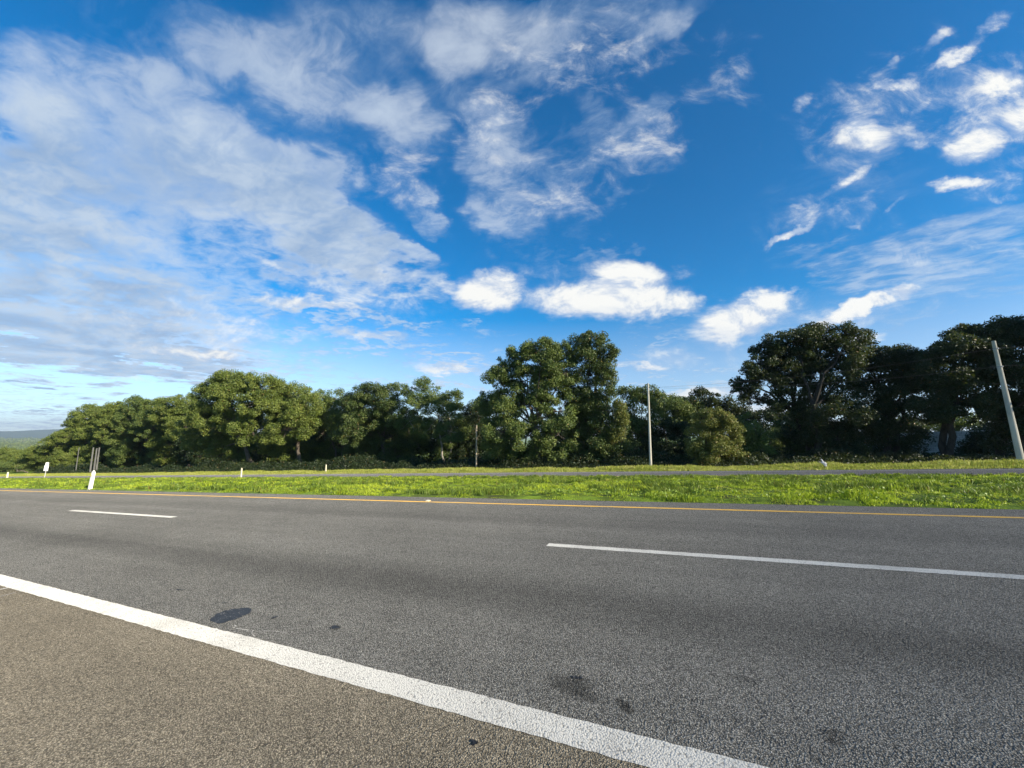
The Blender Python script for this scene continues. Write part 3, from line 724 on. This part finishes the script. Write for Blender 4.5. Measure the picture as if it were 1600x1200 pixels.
for i, (s, q, h, w) in enumerate(((36.5, 46.5, 15, 6.3), (46, 46.5, 16, 6.8), (57, 46.5, 17, 7), (68, 46.5, 18, 7))):
    off_tree(s, q, h, w, ('first', 'second', 'third', 'fourth')[i] + ' large roadside tree past the right edge, counted from the leaning pole')

# ---- second rank of trees closing the view behind the row
def back_rank(name, label, pts, leafm, group):
    for (px, q, top, w, lab) in pts:
        make_tree(lab, px, q, [(px, top+14, w, 14), (px-w*.5, top+30, w*.8, 20), (px+w*.5, top+30, w*.8, 20), (px, top+55, w*1.1, 30), (px, 720-10, w*1.1, 22)], leafm, leaf=.32, dens=.7, clump=1.5, trunk_r=.25, group=group)
BK = 'trees standing behind the roadside row'
back_rank('t', '', [
    (110, 75, 672, 24, 'dark tree behind the olive slope, right of the white sign'),
    (200, 66, 645, 34, 'dark tree behind the row, right of the three grey poles'),
    (260, 64, 640, 36, 'dark tree behind the row, left of the broad sunlit crown'),
    (330, 62, 640, 40, 'dark tree hidden behind the broad sunlit crown'),
    (430, 62, 640, 40, 'dark tree behind the two sunlit olive crowns'),
    (510, 62, 636, 36, 'dark tree showing behind the thin pale-twigged tree'),
    (570, 62, 640, 36, 'dark tree behind the dark mound'),
    (640, 62, 650, 36, 'dark tree behind the left side of the twin-stemmed tree'),
    (710, 60, 650, 34, 'dark tree behind the right side of the twin-stemmed tree'),
    (770, 58, 650, 30, 'dark tree behind the left side of the tall centre tree'),
    (900, 60, 655, 34, 'dark tree behind the slender tall tree stems'),
    (975, 62, 650, 30, 'dark tree behind the small yellowish tree'),
], L_DARK, BK)
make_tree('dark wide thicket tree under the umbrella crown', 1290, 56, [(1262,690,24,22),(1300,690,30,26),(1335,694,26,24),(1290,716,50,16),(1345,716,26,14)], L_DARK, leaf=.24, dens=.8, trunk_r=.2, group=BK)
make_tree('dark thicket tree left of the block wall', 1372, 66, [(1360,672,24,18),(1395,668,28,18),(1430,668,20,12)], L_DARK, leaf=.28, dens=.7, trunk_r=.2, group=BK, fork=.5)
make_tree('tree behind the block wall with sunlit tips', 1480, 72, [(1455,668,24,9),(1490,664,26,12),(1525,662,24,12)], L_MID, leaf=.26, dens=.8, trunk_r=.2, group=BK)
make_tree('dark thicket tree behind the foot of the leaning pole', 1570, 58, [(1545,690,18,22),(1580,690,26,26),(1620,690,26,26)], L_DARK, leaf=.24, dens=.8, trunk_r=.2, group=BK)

# ---- undergrowth along the foot of the trees
def scatter(name, n, s_rng, q_rng, hfun, leaf, mat, kind='stuff'):
    s = rng.uniform(*s_rng, n); q = rng.uniform(*q_rng, n)
    h = hfun(s, q); C = np.stack([s, q, gz(s, q)+h*rng.random(n)**.6], -1)
    V, Fq = leaf_quads(C, leaf, leaf*.5, .3)
    return tag(link(name, np_mesh(name, V, Fq), mat), kind=kind)
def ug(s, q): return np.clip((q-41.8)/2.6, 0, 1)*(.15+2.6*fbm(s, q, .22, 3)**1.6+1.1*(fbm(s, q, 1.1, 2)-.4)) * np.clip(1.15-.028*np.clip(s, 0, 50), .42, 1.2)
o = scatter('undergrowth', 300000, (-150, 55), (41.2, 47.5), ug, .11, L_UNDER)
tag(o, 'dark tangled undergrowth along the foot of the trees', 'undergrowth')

# ---- grass
def blades(n_tufts, s, q, hmin, hmax, nb, wk, spread, mat, name, hmod=None, lean=.55):
    s = np.repeat(s, nb) + rng.normal(size=len(s)*nb)*spread
    q = np.repeat(q, nb) + rng.normal(size=len(q)*nb)*spread
    n = len(s)
    z = ground_z(s, q)
    dist = np.hypot(s, q)
    h = rng.uniform(hmin, hmax, n)
    if hmod is not None: h = h*hmod(s, q)
    a = rng.uniform(0, 2*pi, n)
    w = wk*(.5+rng.random(n))*np.clip(dist/11, 1, 3.5)
    ax = np.stack([np.cos(a), np.sin(a), 0*a], -1)
    la = rng.uniform(0, 2*pi, n); ll = h*lean*rng.random(n)
    tip = np.stack([np.cos(la)*ll, np.sin(la)*ll, h], -1)
    b = np.stack([s, q, z-.01], -1)
    mid = b + tip*np.array([.35, .35, .6])
    V = np.stack([b-ax*w[:, None], b+ax*w[:, None], mid+ax*w[:, None]*.8, b+tip, mid-ax*w[:, None]*.8], 1).reshape(-1, 3)
    Fq = np.arange(5*n).reshape(-1, 5)
    me = np_mesh(name, V, Fq, 5)
    return link(name, me, mat)
def sample_road(n, s0, s1, q0, q1, near, pw=1.0):
    """more tufts close to the camera, fewer far along the road"""
    S_ = []; Q_ = []; got = 0
    while got < n:
        s = rng.uniform(s0, s1, n*2); q = rng.uniform(q0, q1, n*2)
        k = rng.random(n*2) < np.clip((near/np.hypot(s, q))**pw, 0, 1)
        S_.append(s[k]); Q_.append(q[k]); got += k.sum()
    return np.concatenate(S_)[:n], np.concatenate(Q_)[:n]
def hm(s, q):
    f = fbm(s, q, .8, 3)
    c = np.clip((f-.28)/.4, .2, 1.1)*np.clip((fbm(s, q, 2.6, 2)-.26)/.38, .04, 1.4)
    return c*np.clip((q-9.95)/.4, .3, 1)
s, q = sample_road(85000, -230, 60, 9.95, 29.9, 12, 1.25)
ragged_ok = q > 10.0 + .45*fbm(s, q*0, .9, 4)
s, q = s[ragged_ok], q[ragged_ok]
o = blades(0, s, q, .045, .13, 11, .007, .075, M_GRASS, 'grass', hm, lean=.9)
tag(o, 'bright green grass of the wide median between the two roads', 'grass', kind='stuff')
# taller, darker clumps and low broad-leaved weeds in the median
M_DKGRASS = leaf_mat('dark grass clumps', rgb(.07,.12,.015), rgb(.13,.20,.022), rgb(.26,.32,.05), .3, .05)
s, q = sample_road(26000, -200, 55, 10.5, 29.5, 12, 1.25)
k = (fbm(s, q, .55, 3) + .35*fbm(s, q, 2.2, 2) > .70); s, q = s[k], q[k]
o = blades(0, s, q, .10, .22, 10, .007, .06, M_DKGRASS, 'grass', None, lean=.8)
tag(o, 'taller darker grass clumps mottling the bright median', 'grass', kind='stuff')
s, q = sample_road(5000, -120, 50, 10.4, 29.5, 13, 1.3)
k = fbm(s, q, .45, 3) > .5; s, q = s[k], q[k]
C = np.stack([np.repeat(s, 9)+rng.normal(size=len(s)*9)*.10, np.repeat(q, 9)+rng.normal(size=len(q)*9)*.10, np.zeros(len(s)*9)], -1)
C[:, 2] = ground_z(C[:, 0], C[:, 1]) + .04+.10*rng.random(len(C))
V, Fq = leaf_quads(C, .032, .02, .6)
tag(link('weeds', np_mesh('weeds', V, Fq), M_WEED), 'darker broad leaved weeds scattered through the median grass', 'weeds', kind='stuff')
# verge beyond the far road: taller, straw tipped
s = rng.uniform(-210, 55, 66000); q = rng.uniform(36.5, 42.4, 66000)
o = blades(0, s, q, .18, .46, 5, .007, .08, M_TALL, 'tall_grass', lambda s, q: np.clip(.1+1.0*fbm(s, q*0, .35, 3)+.8*(fbm(s, q, 1.6, 2)-.3), .3, 1.4)*np.clip((q-35.9)/2.6, .22, 1), lean=.5)
tag(o, 'tall straw tipped grass on the verge beyond the far road', 'grass', kind='stuff')

# ---- far valley wood
def far_wood():
    n = 9000
    az = rng.uniform(radians(-66), radians(-28), n)       # bearing from the camera, clockwise of the view heading
    t = 260*np.exp(rng.random(n)**.8*np.log(30))
    s = R3[0]*np.sin(az)*t + FH[0]*np.cos(az)*t; q = R3[1]*np.sin(az)*t + FH[1]*np.cos(az)*t
    k = q > 60
    s, q, t = s[k], q[k], t[k]
    z = ground_z(s, q)
    Cs = []; Ls = []
    for i in range(len(s)):
        r = rng.uniform(3.5, 6.5)*(1+t[i]/1500); m = 60
        p, d = ball_pts(m, .55, 2.); p[:, 2] = np.abs(p[:, 2])
        Cs.append(np.array([s[i], q[i], z[i]+r*.5]) + p*np.array([r, r, r*.8]))
        Ls.append(np.full((m, 1), .9*(1+t[i]/1500)))
    C = np.concatenate(Cs); L = np.concatenate(Ls)
    V, Fq = leaf_quads(C, L, L*.7, .5)
    tag(link('distant_wood', np_mesh('distant_wood', V, Fq), L_OLIVE), 'far-off green woodland in the valley at the left horizon', 'woodland', kind='stuff')
far_wood()

# ---- hills at the horizon
def hill_ridge(name, az0, az1, dist, hfun, depth=2500, z0=-60):
    A = np.linspace(radians(az0), radians(az1), 160); D = np.linspace(dist-depth, dist+depth, 15)
    AA, DD = np.meshgrid(A, D, indexing='ij')
    s = (R3[0]*np.sin(AA) + FH[0]*np.cos(AA))*DD; q = (R3[1]*np.sin(AA) + FH[1]*np.cos(AA))*DD
    u = 1-np.abs((DD-dist)/depth); u = u*u*(3-2*u)
    edge = np.clip((AA-A[0])/.12, 0, 1)*np.clip((A[-1]-AA)/.12, 0, 1)
    z = z0-30 + u*edge*(hfun(np.degrees(AA)) + 60*(fbm(s, q, .0011, 4)-.5)+30)
    V = np.stack([s, q, z], -1).reshape(-1, 3); I = np.arange(V.shape[0]).reshape(len(A), len(D))
    Fq = np.stack([I[:-1, :-1], I[1:, :-1], I[1:, 1:], I[:-1, 1:]], -1).reshape(-1, 4)
    tag(link(name, np_mesh(name, V, Fq, 4, True), M_HILL), kind='structure')
hill_ridge('hills', -75, -30, 11500, lambda a: 135+12*np.sin(a*.5))
hill_ridge('hills', 5, 48, 12500, lambda a: 140+170*np.exp(-((a-24)/7.)**2)+60*np.exp(-((a-38)/5.)**2))

# ------------------------------------------------------------------ objects
def tube_obj(name, pts, rad, mat, parent=None, sides=12, cap=True):
    T = Tubes(sides); T.add(pts, rad)
    if cap:
        T.add([pts[-1], Vector(pts[-1])+Vector((0, 0, .001))], [rad[-1], .001])
    return link(name, T.mesh(name), mat, parent)
def box_mesh(name, sx, sy, sz, bev=.01, taper=1.0):
    import bmesh
    bm = bmesh.new(); bmesh.ops.create_cube(bm, size=1)
    for v in bm.verts:
        v.co.x *= sx*(taper if v.co.z > 0 else 1); v.co.y *= sy*(taper if v.co.z > 0 else 1); v.co.z = (v.co.z+.5)*sz
    if bev: bmesh.ops.bevel(bm, geom=bm.edges[:], offset=bev, segments=2, affect='EDGES', profile=.6)
    me = bpy.data.meshes.new(name); bm.to_mesh(me); bm.free()
    return me

def pole_at(px, q, h, rb, rt, mat, label, group=None, name='utility_pole', cat='utility pole', lean=(0, 0), fit=()):
    p, t = at_q(px, q); s0 = p[0]; z0 = float(gz(s0, q))
    root = empty(name, (s0, q, z0)); tag(root, label, cat, group)
    L = lambda f: (lean[0]*h*f, lean[1]*h*f, h*f)
    tube_obj('shaft', [(0, 0, -.3)] + [L(f) for f in (.25, .5, .75, 1)], list(np.linspace(rb, rt, 5)), mat, root, 14)
    for f in fit:
        r = rb + (rt-rb)*f
        T = Tubes(14); x, y, z = L(f)
        T.add([(x, y, z-.04), (x, y, z+.04)], [r+.018, r+.018]); T.add([(x, y, z-.16), (x, y, z-.13)], [r+.014, r+.014])
        link('clamp', T.mesh('clamp'), M_METAL, root)
        T = Tubes(8); T.add([(x, y-r, z), (x, y-r-.16, z)], [.018, .018])
        T.add([(x, y-r-.16, z-.05), (x, y-r-.16, z+.07)], [.045, .035])
        link('insulator', T.mesh('insulator'), M_METAL, root)
    return root, Vector((s0, q, z0)), L
g1, b1, L1 = pole_at(1017, 42.3, 8.75, .135, .09, M_CONC, 'upright pale concrete utility pole standing at the verge right of the tall centre trees', lean=(.012, 0), fit=(.94,))
g2, b2, L2 = pole_at(1598.5, 42.3, 9.55, .21, .115, M_CONC, 'thick leaning concrete utility pole at the right edge with clamp bands near its top', lean=(-.045, 0), fit=(.78, .93))
pole_at(744, 43.2, 5.6, .10, .07, M_WOOD, 'thin weathered wooden pole in front of the gap left of the tall centre tree', name='wooden_pole', cat='pole')
pole_at(118.5, 43.5, 6.2, .08, .06, M_DKPOLE, 'thin dim grey pole right of the white road sign', name='wooden_pole', cat='pole')
GP = 'three grey poles standing together at the left'
for px, q_, h_, lab in ((141, 42.6, 5.9, 'leftmost and tallest of three close grey poles behind the leaning white post'),
                        (146.5, 43.2, 5.7, 'middle of three close grey poles behind the leaning white post'),
                        (150.5, 43.9, 5.9, 'rightmost of three close grey poles behind the leaning white post')):
    pole_at(px, q_, h_, .15, .11, M_DKPOLE, lab, GP, name='utility_pole')
# cables
def cable(a, b, sag, label, r=.008):
    pts = []
    for i in range(25):
        t = i/24; p = a.lerp(b, t); p.z -= 4*sag*t*(1-t); pts.append(p)
    T = Tubes(5); T.add(pts, [r]*25)
    tag(link('power_line', T.mesh('power_line'), M_WIRE), label, 'cable', 'cables between the concrete poles')
def att(base, L, f, r): return base + Vector(L(f)) + Vector((0, -r-.16, .05))
cable(att(b1, L1, .94, .10), att(b2, L2, .93, .13), .55, 'thin dark cable sagging between the two concrete poles')
off = b2 + Vector((34, 0, 1.6+8.3))
cable(att(b2, L2, .93, .13), off, .5, 'thin dark cable running right out of view from the top of the leaning pole')
cable(att(b2, L2, .78, .14), off - Vector((0, 0, 1.4)), .5, 'lower thin cable running right out of view from the leaning pole')
cable(att(b1, L1, .94, .10)+Vector((0, -.05, -.02)), att(b2, L2, .78, .14), .6, 'lower thin dark cable between the upright and the leaning concrete pole')

# delineator posts
def post_mesh(w=.15, d=.12, h=1.1):
    return box_mesh('body', w, d, h, .018, .86)
def delineator(px, q, h, label, mat, group=None, lean=(0, 0), w=.15):
    p, t = at_q(px, q); s0 = p[0]; z0 = float(gz(s0, q))
    root = empty('marker_post', (s0, q, z0-.06)); tag(root, label, 'marker post', group)
    root.rotation_euler = (lean[0], lean[1], 0)
    link('body', post_mesh(w, w*.8, h+.06), mat, root)
    c = link('cap', box_mesh('cap', w*.70, w*.55, .07, .02, .6), mat, root); c.location = (0, 0, h+.063)
    r = link('reflector', box_mesh('reflector', .07, .012, .10, .003), M_REFL, root); r.location = (0, -w*.4-.001, h*.80)
    return root
DG = 'short marker posts along the far road'
delineator(144.5, 10.38, .92, 'white marker post tilting to the right at the near edge of the median grass', M_POSTW, lean=(0, radians(9.5)), w=.17)
delineator(377.5, 29.85, 1.08, 'cream marker post on the far median edge below the broad sunlit tree', M_CREAM, DG)
delineator(509, 38.35, 1.08, 'cream marker post in the verge grass across the far road', M_CREAM, DG)
delineator(13, 29.85, 1.12, 'cream marker post at the far left end of the median', M_CREAM, DG, w=.26)

# road sign with two white plates, seen from the side that faces the sun
p, t = at_q(71.3, 30.05); s0 = p[0]; z0 = float(gz(s0, 30.05))
root = empty('road_sign', (s0, 30.05, z0)); tag(root, 'white road sign with a small plate over a larger plate on a thin post', 'road sign')
root.rotation_euler = (0, 0, radians(62))
pm = box_mesh('post', .06, .06, 2.75, .006); link('post', pm, M_METAL, root)
a = link('plate', box_mesh('plate', .56, .03, .92, .01), M_SIGN, root); a.location = (0, -.05, 1.28)
b = link('plate', box_mesh('plate', .44, .03, .42, .01), M_SIGN, root); b.location = (.03, -.05, 2.27)
root.rotation_euler = (0, radians(2), radians(40))

# raised reflective stud on the yellow line
def stud(px, py, label):
    x, y = sp(px, py)
    root = empty('road_stud', (x, 9.45, float(gz(x, 9.45)))); tag(root, label, 'road stud')
    link('body', box_mesh('body', .13, .11, .03, .008, .62), M_CREAM, root)
    r = link('reflector', box_mesh('reflector', .012, .08, .016, .002), M_REFL, root); r.location = (.056, 0, .006)
stud(672.5, 782, 'small raised cream road stud beside the yellow line')

# block wall behind the trees at the right
def wall():
    pa, _ = at_q(1345, 57); pb, _ = at_q(1700, 57)
    root = empty('block_wall', (pa[0], 57, float(gz(pa[0], 57)))); tag(root, 'pale block wall in shade behind the trunks at the right', 'wall')
    L = pb[0]-pa[0]; dz = GRADE*L
    x = np.linspace(0, L, 9)
    V = []; 
    for i in range(9):
        st = GRADE*x[i]
        ht = 2.6 + .02*sin(i*3.)
        for (y, z) in ((-.08, -.4+st), (-.08, ht+st), (.08, ht+st), (.08, -.4+st)): V.append((x[i], y, z))
    Fq = []
    for i in range(8):
        for j in range(4): Fq.append((4*i+j, 4*(i+1)+j, 4*(i+1)+(j+1) % 4, 4*i+(j+1) % 4))
    Fq.append((0, 1, 2, 3)); Fq.append((32, 35, 34, 33))
    link('panel', np_mesh('panel', np.array(V, float), np.array(Fq)), M_BLOCK, root)
    for i in range(1, 9, 1):
        c = link('pillar', box_mesh('pillar', .3, .26, 2.9, .01), M_BLOCK, root); c.location = (x[i]-.3, 0, GRADE*x[i]-.4)
wall()

# white egret in the verge
def egret():
    p, t = at_q(1288, 37.0); s0 = p[0]; z0 = float(gz(s0, 37.0))
    root = empty('egret', (s0, 37.0, z0+.02)); root.scale = (1.12, 1.12, 1.12); tag(root, 'white egret standing in the verge grass below the dark umbrella tree, facing left', 'bird')
    import bmesh
    sk = bpy.data.meshes.new('body')
    vs = [(0, 0, .36), (.06, 0, .33), (.16, 0, .20), (-.02, 0, .46), (-.05, 0, .54), (-.07, 0, .62), (-.10, 0, .665), (-.145, 0, .665), (.10, 0, .42)]
    es = [(0, 1), (1, 2), (0, 3), (3, 4), (4, 5), (5, 6), (6, 7), (1, 8)]
    rd = [.13, .13, .035, .085, .05, .04, .045, .022, .09]
    sk.from_pydata(vs, es, [])
    ob = link('body', sk, M_FEATHER, root)
    md = ob.modifiers.new('skin', 'SKIN'); ob.modifiers.new('sub', 'SUBSURF').levels = 2
    for i, v in enumerate(sk.skin_vertices[0].data): v.radius = (rd[i]*.8, rd[i]); v.use_root = (i == 0)
    ob.modifiers['sub'].render_levels = 2
    T = Tubes(8); T.add([(-.145, 0, .665), (-.19, 0, .655), (-.235, 0, .645)], [.016, .010, .002]); link('beak', T.mesh('beak'), M_BEAK, root)
    for y in (-.04, .04):
        T = Tubes(8); T.add([(.03, y, .30), (.045, y, .15), (.02, y, 0.)], [.014, .010, .009])
        T.add([(.02, y, .006), (-.05, y, .004)], [.007, .004]); link('leg', T.mesh('leg'), M_LEG, root)
egret()

# ------------------------------------------------------------------ air
hz = link('haze', box_mesh('haze', 40000, 40000, 480, 0), None); hz.location = (0, 0, -135)
hm_, HB = new_mat('pale air'); pv = HB.n('ShaderNodeVolumePrincipled')
pv.inputs['Color'].default_value = rgb(.72, .84, 1.0); pv.inputs['Density'].default_value = 7e-5; pv.inputs['Anisotropy'].default_value = .2
ho = HB.n('ShaderNodeOutputMaterial'); HB.set(ho.inputs['Volume'], pv.outputs[0]); hz.data.materials.append(hm_)
tag(hz, 'pale blue air fading the far hills', 'haze', kind='stuff')
print('LEAVES', sum(STAT))
